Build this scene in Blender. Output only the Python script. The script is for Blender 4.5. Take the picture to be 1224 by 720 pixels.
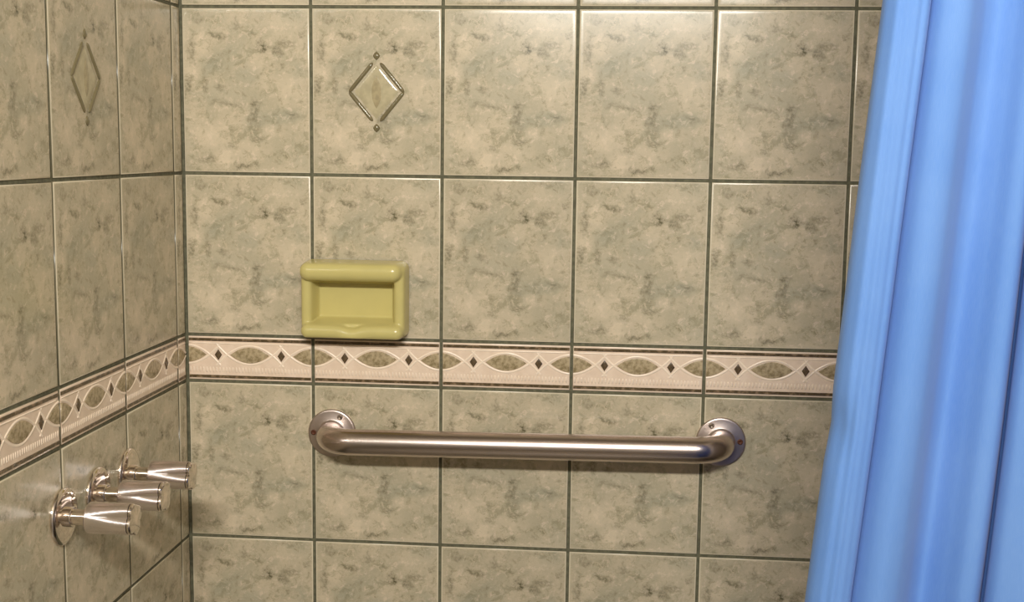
import bpy, bmesh, math, random
from mathutils import Vector, Matrix

for o in list(bpy.data.objects):
    bpy.data.objects.remove(o)
S = bpy.context.scene
COL = S.collection
random.seed(7)

# ------------------------------------------------------------------ camera
# world: x along the back wall from the corner, -y towards the room, z=0 at the top edge of the border band
cam = bpy.data.cameras.new('camera')
cam.sensor_width = 36.0
cam.lens = 36.0 * 1468.39 / 1224.0
cam.clip_start = 0.02
co = bpy.data.objects.new('camera', cam)
COL.objects.link(co)
RGT = Vector((0.9959886, 0.0885304, 0.0130046))
DWN = Vector((0.0238554, -0.1226363, -0.9921649))
FWD = Vector((-0.0862419, 0.9884952, -0.1242562))
mw = Matrix((RGT, -DWN, -FWD)).transposed().to_4x4()
mw.translation = Vector((0.66965, -1.84135, 0.29558))
co.matrix_world = mw
S.camera = co

# ------------------------------------------------------------------ world, light, exposure
W = bpy.data.worlds.new('world')
S.world = W
W.use_nodes = True
W.node_tree.nodes['Background'].inputs[0].default_value = (1, 0.95, 0.86, 1)
W.node_tree.nodes['Background'].inputs[1].default_value = 0.02

LIGHT_POS = (0.67, -2.30, 0.99)
la = bpy.data.lights.new('vanity_lamp', 'AREA')          # the strip lamp on the wall behind the photographer
la.shape = 'RECTANGLE'
la.size = 0.80
la.size_y = 0.11
la.energy = 45.0
la.color = (1.0, 0.972, 0.90)
lo = bpy.data.objects.new('vanity_lamp', la)
COL.objects.link(lo)
lo.location = LIGHT_POS
lo.rotation_euler = (math.radians(82), 0, 0)            # faces +y, tipped a little down

vs = S.view_settings
vs.view_transform = 'Standard'
vs.look = 'None'
vs.gamma = 1.0
vs.use_curve_mapping = False
vs.exposure = 0.0

# ------------------------------------------------------------------ helpers
def lin(r, g, b):
    def f(c):
        c /= 255.0
        return c / 12.92 if c <= 0.04045 else ((c + 0.055) / 1.055) ** 2.4
    return (f(r), f(g), f(b), 1.0)

class NT:
    """small wrapper that writes node trees as expressions"""
    def __init__(self, name):
        self.m = bpy.data.materials.new(name)
        self.m.use_nodes = True
        self.t = self.m.node_tree
        self.t.nodes.clear()
        self.out = self.t.nodes.new('ShaderNodeOutputMaterial')
        self.b = self.t.nodes.new('ShaderNodeBsdfPrincipled')
        self.t.links.new(self.b.outputs[0], self.out.inputs[0])
    def put(self, sock, v):
        if isinstance(v, bpy.types.NodeSocket):
            self.t.links.new(v, sock)
        else:
            sock.default_value = v
    def n(self, kind, ins=(), out=0, **kw):
        nd = self.t.nodes.new(kind)
        for k, v in kw.items():
            setattr(nd, k, v)
        for k, v in (ins.items() if isinstance(ins, dict) else enumerate(ins)):
            if v is not None:
                self.put(nd.inputs[k], v)
        return nd.outputs[out]
    def math(self, op, a, b=0.0, c=0.0, clamp=False):
        return self.n('ShaderNodeMath', (a, b, c), operation=op, use_clamp=clamp)
    def vmath(self, op, a, b=(0, 0, 0)):
        return self.n('ShaderNodeVectorMath', (a, b), operation=op, out=1 if op in ('LENGTH', 'DISTANCE') else 0)
    def ss(self, v, a, b, lo=0.0, hi=1.0):
        return self.n('ShaderNodeMapRange', (v, a, b, lo, hi), interpolation_type='SMOOTHSTEP')
    def noise(self, vec, scale, detail=3.0, rough=0.5, out=0):
        return self.n('ShaderNodeTexNoise', {'Vector': vec, 'Scale': scale, 'Detail': detail, 'Roughness': rough}, out=out)
    def mix(self, f, a, b, blend='MIX'):
        nd = self.t.nodes.new('ShaderNodeMix')
        nd.data_type = 'RGBA'
        nd.blend_type = blend
        self.put(nd.inputs[0], f)
        self.put(nd.inputs[6], a)
        self.put(nd.inputs[7], b)
        return nd.outputs[2]
    def set(self, **kw):
        for k, v in kw.items():
            self.put(self.b.inputs[k.replace('_', ' ')], v)
        return self
    def bump(self, h, strength=0.2, dist=0.001):
        self.put(self.b.inputs['Normal'], self.n('ShaderNodeBump', {'Strength': strength, 'Distance': dist, 'Height': h}))

def mesh_obj(name, verts, faces, mat=None, parent=None, smooth=True):
    me = bpy.data.meshes.new(name)
    me.from_pydata(verts, [], faces)
    me.update()
    bm = bmesh.new()
    bm.from_mesh(me)
    bmesh.ops.recalc_face_normals(bm, faces=bm.faces)
    bm.to_mesh(me)
    bm.free()
    if smooth:
        me.polygons.foreach_set('use_smooth', [True] * len(me.polygons))
    if mat:
        me.materials.append(mat)
    o = bpy.data.objects.new(name, me)
    COL.objects.link(o)
    if parent:
        o.parent = parent
    return o

def clone(o, parent=None, name=None):
    c = o.copy()
    COL.objects.link(c)
    c.parent = parent
    return c

def empty(name, loc=(0, 0, 0), rot=(0, 0, 0)):
    e = bpy.data.objects.new(name, None)
    COL.objects.link(e)
    e.location = loc
    e.rotation_euler = rot
    e.empty_display_size = 0.05
    return e

def tag(o, label=None, category=None, group=None, kind=None):
    for k, v in (('label', label), ('category', category), ('group', group), ('kind', kind)):
        if v:
            o[k] = v
    return o

def box(name, lo, hi, mat, parent=None):
    (a, b, c), (d, e, f) = lo, hi
    v = [(a, b, c), (d, b, c), (d, e, c), (a, e, c), (a, b, f), (d, b, f), (d, e, f), (a, e, f)]
    q = [(0, 1, 2, 3), (4, 5, 6, 7), (0, 1, 5, 4), (1, 2, 6, 5), (2, 3, 7, 6), (3, 0, 4, 7)]
    return mesh_obj(name, v, q, mat, parent, smooth=False)

def loft(name, rings, mat, parent=None, closed=True, cap0=True, cap1=True, smooth=True):
    n = len(rings[0])
    v = [p for r in rings for p in r]
    f = []
    for i in range(len(rings) - 1):
        for j in range(n if closed else n - 1):
            k = (j + 1) % n
            f.append((i * n + j, i * n + k, (i + 1) * n + k, (i + 1) * n + j))
    if cap0:
        f.append(tuple(range(n)))
    if cap1:
        f.append(tuple(range((len(rings) - 1) * n, len(rings) * n)))
    return mesh_obj(name, v, f, mat, parent, smooth)

def lathe_x(name, prof, mat, parent, seg=48, lobes=None):
    """revolve (x, r) about the x axis; lobes(x, angle) may scale the radius"""
    rings = []
    for x, r in prof:
        ring = []
        for j in range(seg):
            a = 2 * math.pi * j / seg
            rr = r * (lobes(x, a) if lobes else 1.0)
            ring.append((x, -rr * math.cos(a), rr * math.sin(a)))
        rings.append(ring)
    return loft(name, rings, mat, parent)

def sharpen(o, deg=35):
    me = o.data
    bm = bmesh.new()
    bm.from_mesh(me)
    for e in bm.edges:
        if len(e.link_faces) == 2 and e.calc_face_angle(0) > math.radians(deg):
            e.smooth = False
    bm.to_mesh(me)
    bm.free()
    return o

# ------------------------------------------------------------------ materials
def tile_print(k, uv_vec):
    """marbled print shared by every field tile; uv_vec runs 0..1 across and (downwards) 0..1.25"""
    wn = k.noise(uv_vec, 9.0, 4.0, 0.6, out=1)
    warp = k.vmath('MULTIPLY', k.vmath('SUBTRACT', wn, (0.5, 0.5, 0.5)), (0.13, 0.13, 0.0))
    p = k.vmath('ADD', uv_vec, warp)
    wn2 = k.noise(uv_vec, 34.0, 3.0, 0.6, out=1)
    warp2 = k.vmath('MULTIPLY', k.vmath('SUBTRACT', wn2, (0.5, 0.5, 0.5)), (0.07, 0.07, 0.0))
    p2 = k.vmath('ADD', p, warp2)
    def blobs(lst, vec):
        acc = None
        for (u, v, ru, rv, w) in lst:
            d = k.vmath('MULTIPLY', k.vmath('SUBTRACT', vec, (u, v * 1.25, 0)), (1 / ru, 1 / (rv * 1.25), 0))
            m = k.ss(k.vmath('LENGTH', d), 0.0, 1.3, w, 0.0)
            acc = m if acc is None else k.math('ADD', acc, m)
        return acc
    dark = blobs([(.29, .175, .10, .025, .9), (.63, .24, .065, .035, 1.25), (.74, .26, .06, .03, .9), (.82, .215, .07, .03, .7),
                  (.93, .17, .035, .025, .8), (.43, .10, .035, .05, .7), (.08, .26, .04, .09, .7), (.05, .47, .045, .06, .8),
                  (.18, .46, .03, .06, .7), (.30, .48, .045, .04, .6), (.56, .64, .055, .10, .75), (.34, .575, .14, .022, .6),
                  (.58, .775, .07, .025, .8), (.38, .825, .025, .018, .8), (.47, .955, .08, .03, 1.2), (.20, .905, .10, .025, .75),
                  (.57, .93, .03, .015, .7), (.13, .07, .05, .03, .5), (.74, .03, .05, .015, .5), (.85, .65, .05, .03, .6),
                  (.56, .57, .04, .025, .5)], p2)
    grey = blobs([(.24, .35, .11, .07, .8), (.50, .40, .14, .09, .7), (.78, .65, .17, .06, .9), (.90, .38, .08, .10, .7),
                  (.88, .06, .16, .10, .5), (.40, .27, .14, .08, .45), (.35, .52, .25, .08, .5), (.92, .90, .10, .12, .5),
                  (.05, .80, .07, .14, .5), (.58, .66, .12, .13, .5)], p)
    light = blobs([(.20, .78, .20, .12, .9), (.33, .91, .09, .07, 1.0), (.68, .74, .10, .06, .7), (.16, .22, .08, .10, .8),
                   (.08, .40, .08, .08, .8), (.80, .47, .22, .10, .6), (.75, .10, .20, .07, .5), (.60, .85, .18, .08, .5)], p)
    cloud = k.noise(uv_vec, 3.6, 5.0, 0.6)
    grit = k.noise(uv_vec, 46.0, 4.0, 0.7)
    fine = k.noise(p, 15.0, 6.0, 0.76)
    mid = k.noise(k.vmath('ADD', p, (3.1, 1.7, 0.0)), 7.0, 5.0, 0.7)
    vein = k.math('ABSOLUTE', k.math('SUBTRACT', k.noise(k.vmath('ADD', p2, (7.3, 2.2, 0.0)), 7.0, 3.0, 0.6), .5))
    c = k.mix(k.ss(cloud, .36, .66), lin(182, 172, 147), lin(204, 190, 164))
    c = k.mix(k.math('MULTIPLY', grey, .55, clamp=True), c, lin(146, 149, 131))
    c = k.mix(k.math('MULTIPLY', light, .65, clamp=True), c, lin(226, 209, 182))
    c = k.mix(k.math('MULTIPLY', k.ss(mid, .51, .64), .50), c, lin(142, 137, 108))
    c = k.mix(k.math('MULTIPLY', k.ss(fine, .53, .68), .52), c, lin(130, 121, 93))
    c = k.mix(k.math('MULTIPLY', k.ss(fine, .47, .35), .55), c, lin(230, 211, 188))
    c = k.mix(k.math('MULTIPLY', k.ss(vein, .022, .0), k.ss(mid, .42, .6, .05, .42)), c, lin(226, 207, 180))
    dk = k.math('MULTIPLY', dark, k.ss(k.math('ADD', k.math('MULTIPLY', grit, .5), k.math('MULTIPLY', fine, .5)), .42, .57, .25, 1.0))
    c = k.mix(k.math('MULTIPLY', dk, .80, clamp=True), c, lin(84, 80, 54))
    c = k.mix(k.math('MULTIPLY', k.ss(grit, .62, .76), .45), c, lin(140, 106, 80))
    return c

def make_tile_mat():
    k = NT('marbled_glazed_tile')
    obj = k.n('ShaderNodeTexCoord', out=3)
    # local x in -.1...1, local z in -.125...125 -> u, v(down)
    uv = k.n('ShaderNodeVectorMath', (obj, (5.0, 0.0, -5.0), (0.5, 0.0, 0.625)), operation='MULTIPLY_ADD')
    sp = k.t.nodes.new('ShaderNodeSeparateXYZ')
    k.put(sp.inputs[0], uv)
    uvv = k.n('ShaderNodeCombineXYZ', (sp.outputs[0], sp.outputs[2], 0.0))
    c = tile_print(k, uvv)
    sp2 = k.t.nodes.new('ShaderNodeSeparateXYZ')
    k.put(sp2.inputs[0], obj)
    # pale glaze where it thins at the pressed edge of the tile
    ax = k.math('SUBTRACT', 0.5, k.math('ABSOLUTE', k.math('SUBTRACT', sp.outputs[0], 0.5)))
    az = k.math('SUBTRACT', 0.625, k.math('ABSOLUTE', k.math('SUBTRACT', sp.outputs[2], 0.625)))
    e = k.math('MINIMUM', ax, az)
    c = k.mix(k.ss(e, .016, .0235, .85, 0.0), c, lin(226, 214, 188))
    c = k.mix(k.ss(sp2.outputs[1], .0005, .0011), c, lin(118, 112, 90))     # grout-smeared flanks
    rnd = k.n('ShaderNodeObjectInfo', out=5)
    c = k.mix(1.0, c, k.n('ShaderNodeCombineColor', (k.ss(rnd, 0, 1, .95, 1.0),) * 3), 'MULTIPLY')
    k.set(Base_Color=c, Roughness=0.21)
    k.b.inputs['Specular IOR Level'].default_value = 0.42
    k.bump(k.noise(obj, 90.0, 2.0), 0.05, 0.0006)
    return k.m

def make_inlay_mat():
    k = NT('marbled_lens_glaze')
    obj = k.n('ShaderNodeTexCoord', out=3)
    a = k.noise(obj, 120.0, 4.0, .65)
    b = k.noise(obj, 260.0, 3.0, .6)
    c = k.mix(k.ss(a, .36, .66), lin(186, 168, 136), lin(140, 124, 92))
    c = k.mix(k.ss(b, .62, .74, 0, .6), c, lin(104, 88, 62))
    k.set(Base_Color=c, Roughness=.25)
    return k.m

def make_strip_mat():
    k = NT('dark_marbled_strip_glaze')
    obj = k.n('ShaderNodeTexCoord', out=3)
    a = k.noise(obj, 110.0, 3.0, .6)
    c = k.mix(k.ss(a, .45, .75), lin(84, 70, 46), lin(150, 126, 100))
    k.set(Base_Color=c, Roughness=.3)
    return k.m

def plain(name, rgb, rough=.4, metal=0.0, var=0.06, scale=40.0, bump=0.0):
    k = NT(name)
    obj = k.n('ShaderNodeTexCoord', out=3)
    nz = k.noise(obj, scale, 3.0)
    c0 = lin(*rgb)
    lo_ = tuple(x * (1 - var) for x in c0[:3]) + (1,)
    hi_ = tuple(min(1, x * (1 + var)) for x in c0[:3]) + (1,)
    k.set(Base_Color=k.mix(k.ss(nz, .35, .65), lo_, hi_), Roughness=rough, Metallic=metal)
    if bump:
        k.bump(nz, bump, 0.0008)
    return k.m

def make_brushed(name, rgb, rough, scale_vec, strength=.06):
    k = NT(name)
    obj = k.n('ShaderNodeTexCoord', out=3)
    v = k.vmath('MULTIPLY', obj, scale_vec)
    nz = k.noise(v, 60.0, 3.0)
    k.set(Base_Color=k.mix(k.ss(nz, .3, .7), tuple(x * .97 for x in lin(*rgb)[:3]) + (1,), lin(*rgb)),
          Metallic=1.0, Roughness=k.ss(nz, .2, .8, rough * .97, rough * 1.03))
    return k.m

def make_curtain_mat():
    k = NT('blue_woven_curtain_cloth')
    uv = k.n('ShaderNodeTexCoord', out=2)
    obj = k.n('ShaderNodeTexCoord', out=3)
    big = k.noise(obj, 9.0, 3.0)
    thread = k.noise(k.vmath('MULTIPLY', uv, (900.0, 90.0, 0.0)), 1.0, 2.0)
    weft = k.noise(k.vmath('MULTIPLY', uv, (80.0, 1500.0, 0.0)), 1.0, 2.0)
    c = k.mix(k.ss(big, .3, .7), lin(112, 160, 229), lin(122, 168, 233))
    c = k.mix(k.math('MULTIPLY', k.ss(thread, .35, .7), .16), c, lin(160, 196, 246))
    k.set(Base_Color=c, Roughness=.75)
    k.b.inputs['Sheen Weight'].default_value = 0.15
    k.b.inputs['Specular IOR Level'].default_value = 0.25
    h = k.math('ADD', thread, weft)
    k.bump(h, 0.12, 0.0006)
    tr = k.t.nodes.new('ShaderNodeBsdfTranslucent')
    tr.inputs[0].default_value = lin(70, 120, 232)
    mx = k.t.nodes.new('ShaderNodeMixShader')
    mx.inputs[0].default_value = 0.28
    k.t.links.new(k.b.outputs[0], mx.inputs[1])
    k.t.links.new(tr.outputs[0], mx.inputs[2])
    k.t.links.new(mx.outputs[0], k.out.inputs[0])
    return k.m

M_TILE = make_tile_mat()
M_LENS = make_inlay_mat()
M_STRIP = make_strip_mat()
M_GROUT = plain('olive_grey_grout', (100, 98, 78), .9, var=.18, scale=160, bump=.3)
def make_border_mat():
    k = NT('pale_pink_cream_border_glaze')
    obj = k.n('ShaderNodeTexCoord', out=3)
    sp = k.t.nodes.new('ShaderNodeSeparateXYZ')
    k.put(sp.inputs[0], obj)
    c = k.mix(k.ss(k.noise(obj, 60.0, 3.0), .35, .65), lin(232, 209, 187), lin(239, 217, 196))
    c = k.mix(k.ss(sp.outputs[1], .0005, .0011), c, lin(118, 112, 90))
    k.set(Base_Color=c, Roughness=.22)
    return k.m
M_BORDER = make_border_mat()
M_RELIEF = plain('cream_relief_glaze', (246, 227, 206), .2, var=.03, scale=60)
M_DIAMOND = plain('dark_brown_diamond_glaze', (92, 76, 56), .25, var=.25, scale=300)
M_RIDGE = plain('olive_relief_glaze_dark_reflection', (118, 108, 80), .09, var=.05)  # tile colour deepened: dark reflections on the ridges are put into the glaze
M_MEDAL = plain('olive_medallion_glaze', (182, 171, 140), .12, var=.10, scale=70)
M_CORE = plain('olive_medallion_core_glaze', (168, 155, 122), .12, var=.12, scale=120)
M_DISH = plain('yellow_ceramic_glaze', (200, 188, 122), .2, var=.02, scale=30)
M_PAINT = plain('cream_wall_paint', (226, 216, 200), .6, var=.02, scale=8)
M_CEIL = plain('dimmed_tan_ceiling_paint', (150, 138, 118), .7, var=.02, scale=8)  # unseen ceiling, colour dimmed to tan to darken the reflection atop the grab bar
M_FLOOR = plain('grey_floor_tile', (150, 140, 122), .4, var=.1, scale=12)
M_STEEL = make_brushed('brushed_stainless_steel', (204, 190, 184), .25, (1.0, 10.0, 10.0))
M_FLANGE = make_brushed('satin_stainless_steel', (204, 190, 184), .36, (6.0, 6.0, 6.0))
M_CHROME = plain('polished_chrome', (232, 222, 214), .09, 1.0, var=.02)
M_SATIN = plain('satin_nickel_handle', (242, 234, 236), .23, 1.0, var=.03)
M_BAND = plain('dark_metal_ring', (70, 60, 54), .25, 1.0)
M_RUST = plain('rusty_screw', (92, 52, 34), .6, .4, var=.4, scale=500)
M_SCREW = plain('dull_steel_screw', (128, 116, 104), .4, 1.0, var=.15, scale=400)
M_CURT = make_curtain_mat()
M_DIFF = plain('frosted_lamp_shade', (240, 236, 226), .5)

# ------------------------------------------------------------------ setting: bathroom shell
PX, PZ, G = 0.2, 0.25, 0.0042           # tile pitch and joint width
BH = 0.0732                             # border band height with its joint
SL = 0.037                              # narrow cut column in the corner of the left wall
XW, YF, ZC, ZF = 1.52, -2.42, 1.33, -1.12
D = 0.0020                              # how far tiles stand proud of the joints
wall_back = tag(box('wall_back', (-0.12, D, ZF), (XW + .1, D + .1, ZC), M_GROUT), kind='structure')
wall_left = tag(box('wall_left', (-D - .1, YF - .1, ZF), (-D, D, ZC), M_GROUT), kind='structure')
tag(box('wall_right', (XW, YF - .1, ZF), (XW + .1, D, ZC), M_PAINT), kind='structure')
tag(box('wall_front', (-D, YF - .1, ZF), (XW, YF, ZC), M_PAINT), kind='structure')
tag(box('ceiling', (-.12, YF - .1, ZC), (XW + .1, D + .1, ZC + .1), M_CEIL), kind='structure')
tag(box('floor', (-.12, YF - .1, ZF - .1), (XW + .1, D + .1, ZF), M_FLOOR), kind='structure')

def slab_mesh(name, x0, x1, z0, z1, mat, parent, back=0.006):
    """tile body with softly pillowed edges: local -y is the face"""
    rings = []
    for ins, y in ((0, back), (0, .0016), (.0005, .0007), (.0014, .00022), (.0032, .00005), (.007, 0.0)):
        rings.append([(x0 + ins, y, z0 + ins), (x1 - ins, y, z0 + ins), (x1 - ins, y, z1 - ins), (x0 + ins, y, z1 - ins)])
    return loft(name, rings, mat, parent, cap0=False)

# ---- field tile prototype and its copies
proto = slab_mesh('tile', -PX / 2 + G / 2, PX / 2 - G / 2, -PZ / 2 + G / 2, PZ / 2 - G / 2, M_TILE, None)
PROTO_MESH = proto.data
bpy.data.objects.remove(proto)
sliver = slab_mesh('tile', -PX / 2 + G / 2, -PX / 2 + SL - .003, -PZ / 2 + G / 2, PZ / 2 - G / 2, M_TILE, None)
SLIVER_MESH = sliver.data
bpy.data.objects.remove(sliver)

def field_tile(parent, loc, rz, me=PROTO_MESH):
    o = bpy.data.objects.new('tile', me)
    COL.objects.link(o)
    o.parent = parent
    o.location = loc
    o.rotation_euler = (math.radians(random.uniform(-.16, .16)), 0, rz + math.radians(random.uniform(-.2, .2)))
    return o

# ---- moulded diamond ornament on two of the tiles
def rod(a, b, r, name, mat, parent, lift=0.0, seg=10):
    a, b = Vector(a), Vector(b)
    d = (b - a).normalized()
    s = Vector((d.z, 0, -d.x))
    rings = []
    L = (b - a).length
    for t, q in ((0, .35), (.04, .8), (.1, 1), (.9, 1), (.96, .8), (1, .35)):
        c = a + d * L * t
        ring = []
        for j in range(seg + 1):
            an = math.pi * j / seg
            ring.append(tuple(c + s * (r * q * math.cos(an)) + Vector((0, -r * .8 * q * math.sin(an), 0))))
        ring.append(tuple(c + s * (-r * q) + Vector((0, .001, 0))))
        ring.append(tuple(c + s * (r * q) + Vector((0, .001, 0))))
        rings.append(ring)
    return loft(name, rings, mat, parent)

def dome(name, outline, h, mat, parent, base=0.0005, steps=6):
    """pillow over a closed outline [(x, z)] rising h towards -y"""
    cx = sum(p[0] for p in outline) / len(outline)
    cz = sum(p[1] for p in outline) / len(outline)
    rings = []
    for i in range(steps + 1):
        t = i / steps * .5 * math.pi
        q = math.cos(t) if i < steps else .02
        y = base - (h + base) * math.sin(t)
        rings.append([(cx + (x - cx) * q, y, cz + (z - cz) * q) for x, z in outline])
    return loft(name, rings, mat, parent, cap0=False)

def diamond_ornament(tile):
    hw, hh = .0415, .050
    T, R_, B, L_ = (0, hh), (hw, 0), (0, -hh), (-hw, 0)
    def lerp(p, q, t):
        return (p[0] + (q[0] - p[0]) * t, p[1] + (q[1] - p[1]) * t)
    for p, q in ((T, R_), (R_, B), (B, L_), (L_, T)):
        a, b = lerp(p, q, .14 if p in (T, B) else .0), lerp(p, q, 1 - (.14 if q in (T, B) else .0))
        rod((a[0], 0, a[1]), (b[0], 0, b[1]), .0030, 'ridge', M_RIDGE, tile)
    med = dome('medallion', [lerp((0, 0), p, .86) for p in (T, R_, B, L_)
                             ] if False else [(x * .86, z * .86) for i in range(4) for x, z in
                                              [lerp((T, R_, B, L_)[i], (R_, B, L_, T)[i], s / 6) for s in range(6)]],
               .0011, M_MEDAL, tile)
    lens = []
    n = 14
    for i in range(n):
        t = i / n * 2 - 1
        lens.append((.0115 * (1 - t * t), -.033 * t))
    for i in range(n):
        t = 1 - i / n * 2
        lens.append((-.0115 * (1 - t * t), -.033 * t))
    dome('medallion_core', [(x, z) for x, z in lens], .0015, M_CORE, tile)
    for s in (1, -1):
        c = s * (hh + .0035)
        dome('stud', [(.0056, c), (.0036, c + .0036), (0, c + .0068), (-.0036, c + .0036), (-.0056, c), (-.0036, c - .0036), (0, c - .0068), (.0036, c - .0036)],
             .0026, M_RIDGE, tile)

ROWS = [.875, .625, .375, .125, -BH - .125, -BH - .375]
for ri, zc in enumerate(ROWS):
    for ci in range(7):
        t = field_tile(wall_back, (.0010 + PX * (ci + .5), 0, zc), 0)
        if ri == 2 and ci == 1:
            t.rotation_euler = (math.radians(.25), 0, math.radians(-.5))
            diamond_ornament(t)
    field_tile(wall_left, (0, -SL + PX / 2, zc), math.pi / 2, SLIVER_MESH)
    for ci in range(5):
        t = field_tile(wall_left, (0, -SL - PX * (ci + .5), zc), math.pi / 2)
        if ri == 2 and ci == 1:
            diamond_ornament(t)

# ---- border band: moulded tiles with marbled lenses, dark diamonds, bead row and dark strips
LZ = -.0312                              # height of the lens axis under the band's top joint
LHW, LHH = .0312, .0124                  # half width / half height of a lens
def arc(x, hw, hh):
    return hh * (1 - (x / hw) ** 2)
def lens_outline(a, b, hw, hh, xc, n=14):
    """part of a lens centred on xc that lies between a and b"""
    a, b = max(a, xc - hw), min(b, xc + hw)
    xs = [a + (b - a) * i / n for i in range(n + 1)]
    up = [(x, LZ + arc(x - xc, hw, hh)) for x in xs]
    dn = [(x, LZ - arc(x - xc, hw, hh)) for x in reversed(xs)]
    pts = []
    for p in up + dn:
        if not pts or abs(p[0] - pts[-1][0]) + abs(p[1] - pts[-1][1]) > 1e-5:
            pts.append(p)
    if abs(pts[0][0] - pts[-1][0]) + abs(pts[0][1] - pts[-1][1]) < 1e-5:
        pts.pop()
    return pts
def flat_piece(name, outline, h, mat, parent, ins=.12):
    cx = sum(p[0] for p in outline) / len(outline)
    cz = sum(p[1] for p in outline) / len(outline)
    def r(q, y):
        return [(cx + (x - cx) * q, y, cz + (z - cz) * q) for x, z in outline]
    return loft(name, [r(1, .001), r(1, -h * .5), r(.975, -h * .9), r(.93, -h)], mat, parent, cap0=False)

def band_tile(parent, loc, rz, x0, x1):
    """x0..x1 in pattern metres, 0 = left edge of a full tile"""
    g = G / 2
    a, b = x0 + g, x1 - g
    t = slab_mesh('border_tile', a, b, -BH + g, -g, M_BORDER, parent)
    t.location = loc
    t.rotation_euler = (0, 0, rz)
    for z0, z1 in ((-.0098, -.0052), (-BH + .0052, -BH + .0098)):
        q = [(a + .0012, z0), (b - .0012, z0), (b - .0012, z1), (a + .0012, z1)]
        s = loft('dark_strip', [[(x, .001, z) for x, z in q], [(x, -.0005, z) for x, z in q],
                                [(x + (.0004 if i in (0, 3) else -.0004), -.0009, z + (.0005 if i < 2 else -.0005)) for i, (x, z) in enumerate(q)]],
                 M_STRIP, t, cap0=False, smooth=False)
    for xc in (0, .1, .2):
        if xc + LHW > a + .004 and xc - LHW < b - .004:
            o = lens_outline(a + .0008, b - .0008, LHW, LHH, xc)
            flat_piece('lens_inlay', o, .0008, M_LENS, t)
    for xc in (.05, .15):
        if xc - .006 > a and xc + .006 < b:
            w, h = .0058, .0086
            flat_piece('diamond_inlay', [(xc + w, LZ), (xc, LZ + h), (xc - w, LZ), (xc, LZ - h)], .0013, M_DIAMOND, t)
    # raised interlaced cord: two waves that cross beside every diamond
    hw2, hh2 = LHW + .0050, LHH + .0022
    bands = bmesh.new()
    def cord(fn, xa, xb, r=.0021, n=26):
        xa, xb = max(xa, a + .0008), min(xb, b - .0008)
        if xb - xa < .004:
            return
        prev = None
        for i in range(n + 1):
            x = xa + (xb - xa) * i / n
            z = fn(x)
            dz = (fn(x + 1e-4) - fn(x - 1e-4)) / 2e-4
            l = math.hypot(1, dz)
            nx, nz = -dz / l, 1 / l
            row = []
            for s, y in ((-1, .0005), (-.7, -.0005), (0, -.0009), (.7, -.0005), (1, .0005)):
                row.append(bands.verts.new((x + nx * r * s, y, z + nz * r * s)))
            if prev:
                for q in range(4):
                    bands.faces.new((prev[q], prev[q + 1], row[q + 1], row[q]))
            prev = row
    for xc in (0, .1, .2):
        for s in (1, -1):
            cord(lambda x: LZ + s * arc(x - xc, hw2, hh2), xc - .0530, xc + .0530)
    me = bpy.data.meshes.new('interlaced_cord')
    bmesh.ops.recalc_face_normals(bands, faces=bands.faces)
    bands.to_mesh(me)
    bands.free()
    me.polygons.foreach_set('use_smooth', [True] * len(me.polygons))
    me.materials.append(M_RELIEF)
    o = bpy.data.objects.new('interlaced_cord', me)
    COL.objects.link(o)
    o.parent = t
    # bead row along the foot, and a raised rim line along the top
    bb = bmesh.new()
    step = .0052
    i0 = int(math.ceil((a + .003) / step))
    i = i0
    while i * step < b - .003:
        m = Matrix.Translation((i * step, .0003, -.0548)) @ Matrix.Diagonal((.0017, .0010, .0056, 1))
        bmesh.ops.create_icosphere(bb, subdivisions=1, radius=1.0, matrix=m)
        i += 1
    me = bpy.data.meshes.new('bead_row')
    bb.to_mesh(me)
    bb.free()
    me.polygons.foreach_set('use_smooth', [True] * len(me.polygons))
    me.materials.append(M_RELIEF)
    o = bpy.data.objects.new('bead_row', me)
    COL.objects.link(o)
    o.parent = t
    o['kind'] = 'stuff'
    rod((a + .0012, 0, -.0133), (b - .0012, 0, -.0133), .0011, 'top_rim', M_RELIEF, t, seg=6)
    return t

def band_copy(src, loc, rz):
    c = clone(src, src.parent)
    c.location = loc
    c.rotation_euler = (0, 0, rz)
    for ch in list(src.children):
        clone(ch, c)
    return c

first = band_tile(wall_back, (.0010, 0, 0), 0, 0, .2)
for ci in range(1, 7):
    band_copy(first, (.0010 + PX * ci, 0, 0), 0)
band_tile(wall_left, (0, -SL, 0), math.pi / 2, 0, SL - .001)
firstl = band_tile(wall_left, (0, -SL - PX, 0), math.pi / 2, 0, .2)
for ci in range(1, 5):
    band_copy(firstl, (0, -SL - PX * (ci + 1), 0), math.pi / 2)

# ------------------------------------------------------------------ soap dish
def smooth(a, b, x):
    t = max(0.0, min(1.0, (x - a) / (b - a)))
    return t * t * (3 - 2 * t)

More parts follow.
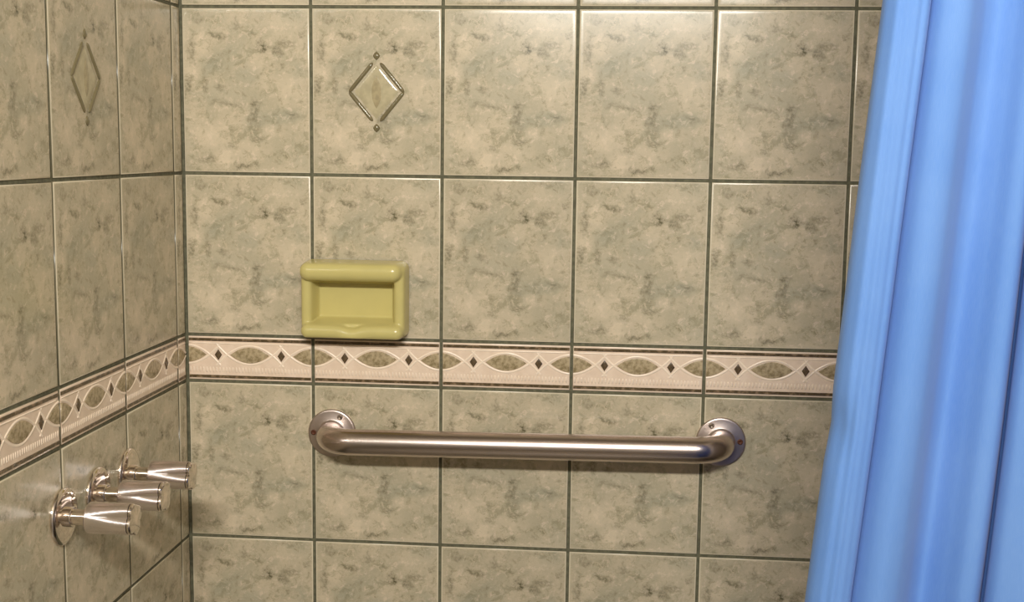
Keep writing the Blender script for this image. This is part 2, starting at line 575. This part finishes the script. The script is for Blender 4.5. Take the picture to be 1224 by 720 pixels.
def soap_dish():
    hw, hh, cr = .0805, .0590, .013
    nx, nz = 150, 112
    def smax(a, b, k=.0035):
        h = max(k - abs(a - b), 0) / k
        return max(a, b) + h * h * k * .25
    def bead(dist, w, H, slope):
        if dist < w:
            return H - w * .8 + .8 * math.sqrt(max(0.0, w * w - dist * dist))
        return H - w * .8 - (dist - w) * slope
    def seg(x, z, ax, az, bx, bz):
        t = max(0.0, min(1.0, ((x - ax) * (bx - ax) + (z - az) * (bz - az)) / ((bx - ax) ** 2 + (bz - az) ** 2)))
        return math.hypot(x - ax - t * (bx - ax), z - az - t * (bz - az))
    def depth(x, z):
        qx, qz = abs(x) - (hw - cr), abs(z) - (hh - cr)
        dist = max(0.0, cr - (math.hypot(max(qx, 0), max(qz, 0)) + min(max(qx, qz), 0)))
        e = math.sqrt(max(0.0, 1 - (1 - min(1, dist / .009)) ** 2))
        body = .0075
        # side rims, rounded
        for s in (-1, 1):
            body = smax(body, bead(seg(x, z, s * (hw - .0095), -hh + .014, s * (hw - .0095), hh - .014), .0088, .038, 5.0), .009)
        # bottom lip with the drain dip in its middle
        dip = math.exp(-(x / .0150) ** 2)
        za = -hh + .0122
        zl = za - .0055 * dip
        whole = bead(seg(x, z, -hw + .014, za, hw - .014, za), .0112, .050, 5.0)
        cut = bead(seg(x, z, -hw + .014, zl, hw - .014, zl), .0112, .050, 5.0)
        body = smax(body, max(cut, min(whole, .0375)), .008)
        # round roll along the top
        zt = hh - .0150
        body = smax(body, bead(seg(x, z, -hw + .0150, zt, hw - .0190, zt), .0138, .052, 6.0), .004)
        # foot plate that fills the corners
        if dist < .012:
            body = max(body, .020 * e)
        return min(body, .010 + .05 * e)
    V, F = [], []
    for j in range(nz + 1):
        for i in range(nx + 1):
            x = -hw + 2 * hw * i / nx
            z = -hh + 2 * hh * j / nz
            qx, qz = abs(x) - (hw - cr), abs(z) - (hh - cr)
            if qx > 0 and qz > 0:
                l = math.hypot(qx, qz)
                if l > cr:
                    x = math.copysign(hw - cr + qx * cr / l, x)
                    z = math.copysign(hh - cr + qz * cr / l, z)
            V.append((x, -depth(x, z), z))
    for j in range(nz):
        for i in range(nx):
            a = j * (nx + 1) + i
            F.append((a, a + 1, a + nx + 2, a + nx + 1))
    # close the sides back to the wall
    edge = [i for i in range(nx + 1)] + [j * (nx + 1) + nx for j in range(1, nz + 1)] + \
           [nz * (nx + 1) + i for i in range(nx - 1, -1, -1)] + [j * (nx + 1) for j in range(nz - 1, 0, -1)]
    n0 = len(V)
    for k in edge:
        V.append((V[k][0] * 1.004, .0006, V[k][2] * 1.004))
    m = len(edge)
    for i in range(m):
        F.append((edge[i], n0 + i, n0 + (i + 1) % m, edge[(i + 1) % m]))
    o = mesh_obj('soap_dish', V, F, M_DISH)
    mod = o.modifiers.new('soften', 'SMOOTH')
    mod.iterations = 4
    mod.factor = .5
    return o
sd = soap_dish()
sd.location = (.2710, 0, .0630)
tag(sd, 'yellow glazed ceramic soap dish with a round top roll on the tiled wall', 'soap dish')

# ------------------------------------------------------------------ grab bar
XL, XR, ZB = .2310, .8290, -.1462
gb = empty('grab_bar', ((XL + XR) / 2, 0, ZB), (0, -math.radians(.62), 0))
tag(gb, 'brushed stainless steel grab bar with bent ends and round screwed flanges', 'grab bar')
HX = (XR - XL) / 2
BR, BD, RB = .0198, .058, .042
path = []
for i in range(4):
    path.append((-HX, -.001 - (BD - RB) * i / 3, 0))
for i in range(1, 17):
    a = math.pi / 2 * i / 16
    path.append((-HX + RB - RB * math.cos(a), -(BD - RB) - RB * math.sin(a), 0))
for i in range(1, 24):
    path.append((-HX + RB + (2 * HX - 2 * RB) * i / 24, -BD, 0))
for i in range(0, 17):
    a = math.pi / 2 * (1 - i / 16)
    path.append((HX - RB + RB * math.cos(a), -(BD - RB) - RB * math.sin(a), 0))
for i in range(1, 4):
    path.append((HX, -.001 - (BD - RB) * (1 - i / 3), 0))
rings = []
for i, p in enumerate(path):
    p0, p1 = Vector(path[max(0, i - 1)]), Vector(path[min(len(path) - 1, i + 1)])
    d = (p1 - p0).normalized()
    up = Vector((0, 0, 1))
    s = d.cross(up)
    rings.append([tuple(Vector(p) + s * (BR * math.cos(a)) + up * (BR * math.sin(a))) for a in [2 * math.pi * j / 40 for j in range(40)]])
loft('tube', rings, M_STEEL, gb)
for sx in (-1, 1):
    prof = [(.0, .0376), (.0024, .0376), (.0036, .0370), (.0042, .0358), (.0044, .0340), (.0046, .0220), (.0052, .0206), (.0070, .0199)]
    rr = []
    for h, r in prof:
        rr.append([(sx * HX + r * math.cos(a), -h, r * math.sin(a)) for a in [2 * math.pi * j / 56 for j in range(56)]])
    fl = loft('flange', rr, M_FLANGE, gb, cap0=False)
    angs = (178, 63, -60) if sx < 0 else (2, 120, 242)
    for q, an in enumerate(angs):
        cx, cz = sx * HX + .0288 * math.cos(math.radians(an)), .0288 * math.sin(math.radians(an))
        sr = []
        for h, r in ((.0040, .0043), (.0050, .0043), (.0056, .0037), (.0058, .0026), (.0049, .0015)):
            sr.append([(cx + r * math.cos(a), -h, cz + r * math.sin(a)) for a in [2 * math.pi * j / 16 for j in range(16)]])
        sc = loft('screw', sr, M_RUST if q == 0 else M_SCREW, fl, cap0=False)
        if q == 0:
            sc['label'] = 'rusty brown screw'

# ------------------------------------------------------------------ three shower valve handles on the left wall
def valve(loc, label, turn):
    r = empty('shower_valve_handle', loc)
    tag(r, label, 'valve handle', 'shower valve handles on the left wall')
    lathe_x('escutcheon', [(-.001, .0352), (.0014, .0354), (.0030, .0350), (.0044, .0335), (.0058, .0290), (.0070, .0220), (.0076, .0160)],
            M_CHROME, r, 64)
    sharpen(lathe_x('sleeve', [(.0070, .0124), (.0140, .0124), (.0146, .0118), (.0148, .0090)], M_CHROME, r, 40))
    sharpen(lathe_x('stem', [(.0140, .0098), (.0350, .0098), (.0360, .0090)], M_CHROME, r, 40))
    x0, x1 = .0335, .0880
    SEG = 120
    def lob(x, a):
        t = smooth(x0 - .008, x1 + .01, x)
        return 1 - .29 * t * (1 - abs(math.cos(2 * a)) ** .95)          # four lobes, grooves between them
    prof = [(x0, .0100), (x0 + .0006, .0182), (x0 + .002, .0196)]
    for i in range(1, 15):
        t = i / 14
        prof.append((x0 + .002 + (x1 - x0 - .002) * t, .0198 + .0022 * t))
    kids = [sharpen(lathe_x('handle', prof, M_SATIN, r, SEG, lob), 38),
            lathe_x('end_ring', [(x1 - .0004, .0200), (x1 + .0014, .0200), (x1 + .0016, .0190)], M_BAND, r, SEG, lambda x, a: lob(x1, a)),
            sharpen(lathe_x('end_cap', [(x1 + .0008, .0212), (x1 + .0030, .0212), (x1 + .0040, .0202), (x1 + .0046, .0160), (x1 + .0048, .0060)], M_CHROME, r, SEG,
                            lambda x, a: lob(x1, a)), 38)]
    for q in kids:
        q.rotation_euler = (-turn, 0, 0)
    return r
VZ = -.1590
valve((0, -.2390, VZ), 'chrome lobed shower valve handle nearest the corner of the tiled walls', math.radians(-25))
valve((0, -.3400, VZ), 'chrome lobed shower valve handle in the middle of the row of three', math.radians(-33))
valve((0, -.4400, VZ), 'chrome lobed shower valve handle at the end of the row away from the corner', math.radians(-23))

# ------------------------------------------------------------------ shower curtain and its rod
CY, RODZ = -.72, .94
def crom(p, t):
    n = len(p) - 1
    i = min(int(t * n), n - 1)
    u = t * n - i
    a, b, c, d = p[max(i - 1, 0)], p[i], p[i + 1], p[min(i + 2, n)]
    return tuple(.5 * (2 * b[k] + (c[k] - a[k]) * u + (2 * a[k] - 5 * b[k] + 4 * c[k] - d[k]) * u * u + (3 * b[k] - a[k] - 3 * c[k] + d[k]) * u ** 3) for k in (0, 1))
plan = [(.878, .030), (.8690, .014), (.8680, .000), (.874, -.010), (.884, -.014), (.894, -.014), (.9020, -.010), (.9060, -.004), (.9055, .001), (.9030, .005),
        (.9035, .009), (.9065, .007), (.9105, -.003), (.918, -.012), (.929, -.016), (.941, -.011), (.952, .002), (.963, .016), (.976, .023), (.989, .012), (1.000, -.001),
        (1.010, -.002), (1.018, .006), (1.0245, .022), (1.0300, .036), (1.0330, .030), (1.0270, .014), (1.0225, .002), (1.0260, -.010), (1.037, -.016), (1.050, -.017), (1.064, -.006), (1.078, .012)]
xx = 1.09
fi = 0
while xx < 1.44:
    plan += [(xx, .034 - .006 * (fi % 2)), (xx + .011, .004), (xx + .024, -.018 - .004 * (fi % 3)), (xx + .040, -.012), (xx + .052, .010)]
    xx += .062
    fi += 1
plan.append((xx, .03))
SHIFT = [(-1.02, -.080), (-.12, -.0170), (.045, -.0010), (.16, .0085), (.269, .0160), (.4274, .0272), (.94, .062)]
def edge_shift(z):
    for (a, p), (b, q) in zip(SHIFT, SHIFT[1:]):
        if z <= b:
            return p + (q - p) * (z - a) / (b - a)
    return SHIFT[-1][1]
NS, NZ = 840, 110
ZT, ZBOT = RODZ - .035, -1.02
V, F, UV = [], [], []
for j in range(NZ + 1):
    z = ZT + (ZBOT - ZT) * j / NZ
    for i in range(NS + 1):
        t = i / NS
        x, y = crom(plan, t)
        dx = edge_shift(z) * max(0.0, min(1.0, (1.34 - x) / .45)) ** 1.2
        amp = 1.0 + .22 * math.sin(3.1 * z + 7 * t) + .10 * math.sin(7.3 * z + 31 * t)
        top = smooth(.55, ZT, z)
        amp *= (1 - .35 * top)
        y2 = y * amp + .0004 * (math.sin(2 * math.pi * x / .0083 + 3 * z) + math.sin(2 * math.pi * x / .0131 - 2 * z)) * smooth(.915, .895, x) + .0008 * math.sin(190 * x + 4 * z)
        wob = .0008 * math.sin(5.5 * z + 19 * x) + .0006 * math.sin(11 * z + 3)
        # pinch where the free edge buckles
        pin = math.exp(-((z - .045) / .020) ** 2) * math.exp(-((x - .872) / .010) ** 2)
        V.append((x + dx + wob + .004 * pin, CY + y2 + .008 * pin, z))
        UV.append((t * 3.0, z))
for j in range(NZ):
    for i in range(NS):
        a = j * (NS + 1) + i
        F.append((a, a + 1, a + NS + 2, a + NS + 1))
cur = empty('shower_curtain', (0, 0, 0))
tag(cur, 'blue fabric shower curtain hanging in long vertical folds', 'shower curtain')
cl = mesh_obj('cloth', V, F, M_CURT, cur)
uvl = cl.data.uv_layers.new(name='uv')
for lp in cl.data.loops:
    uvl.data[lp.index].uv = UV[lp.vertex_index]
sm = cl.modifiers.new('thickness', 'SOLIDIFY')
sm.thickness = .0009
sm.offset = 0
rodm = lathe_x('curtain_rod', [(-.0005, .0300), (.006, .0300), (.008, .0130), (XW - .008, .0130), (XW - .006, .0300), (XW + .0005, .0300)], M_CHROME, None, 32)
rodm.location = (0, CY, RODZ)
tag(rodm, 'chrome rod that carries the blue shower curtain', 'curtain rod')
for q in range(9):
    xr = .945 + q * .058
    rg = []
    for i in range(24):
        a = 2 * math.pi * i / 24
        c = Vector((xr, CY + .024 * math.cos(a), RODZ - .011 + .026 * math.sin(a)))
        e = Vector((0, math.cos(a), math.sin(a)))
        rg.append([tuple(c + e * (.0018 * math.cos(b)) + Vector((.0018 * math.sin(b), 0, 0))) for b in [2 * math.pi * s / 8 for s in range(8)]])
    rg.append(rg[0])
    loft('ring', rg, M_CHROME, cur, cap0=False, cap1=False)

# ------------------------------------------------------------------ housing of the wall lamp
vl = empty('vanity_light', (LIGHT_POS[0], YF, LIGHT_POS[2]))
tag(vl, 'long wall lamp above the mirror opposite the shower', 'wall lamp')
box('housing', (-.44, 0, -.075), (.44, .085, .075), M_DIFF, vl)
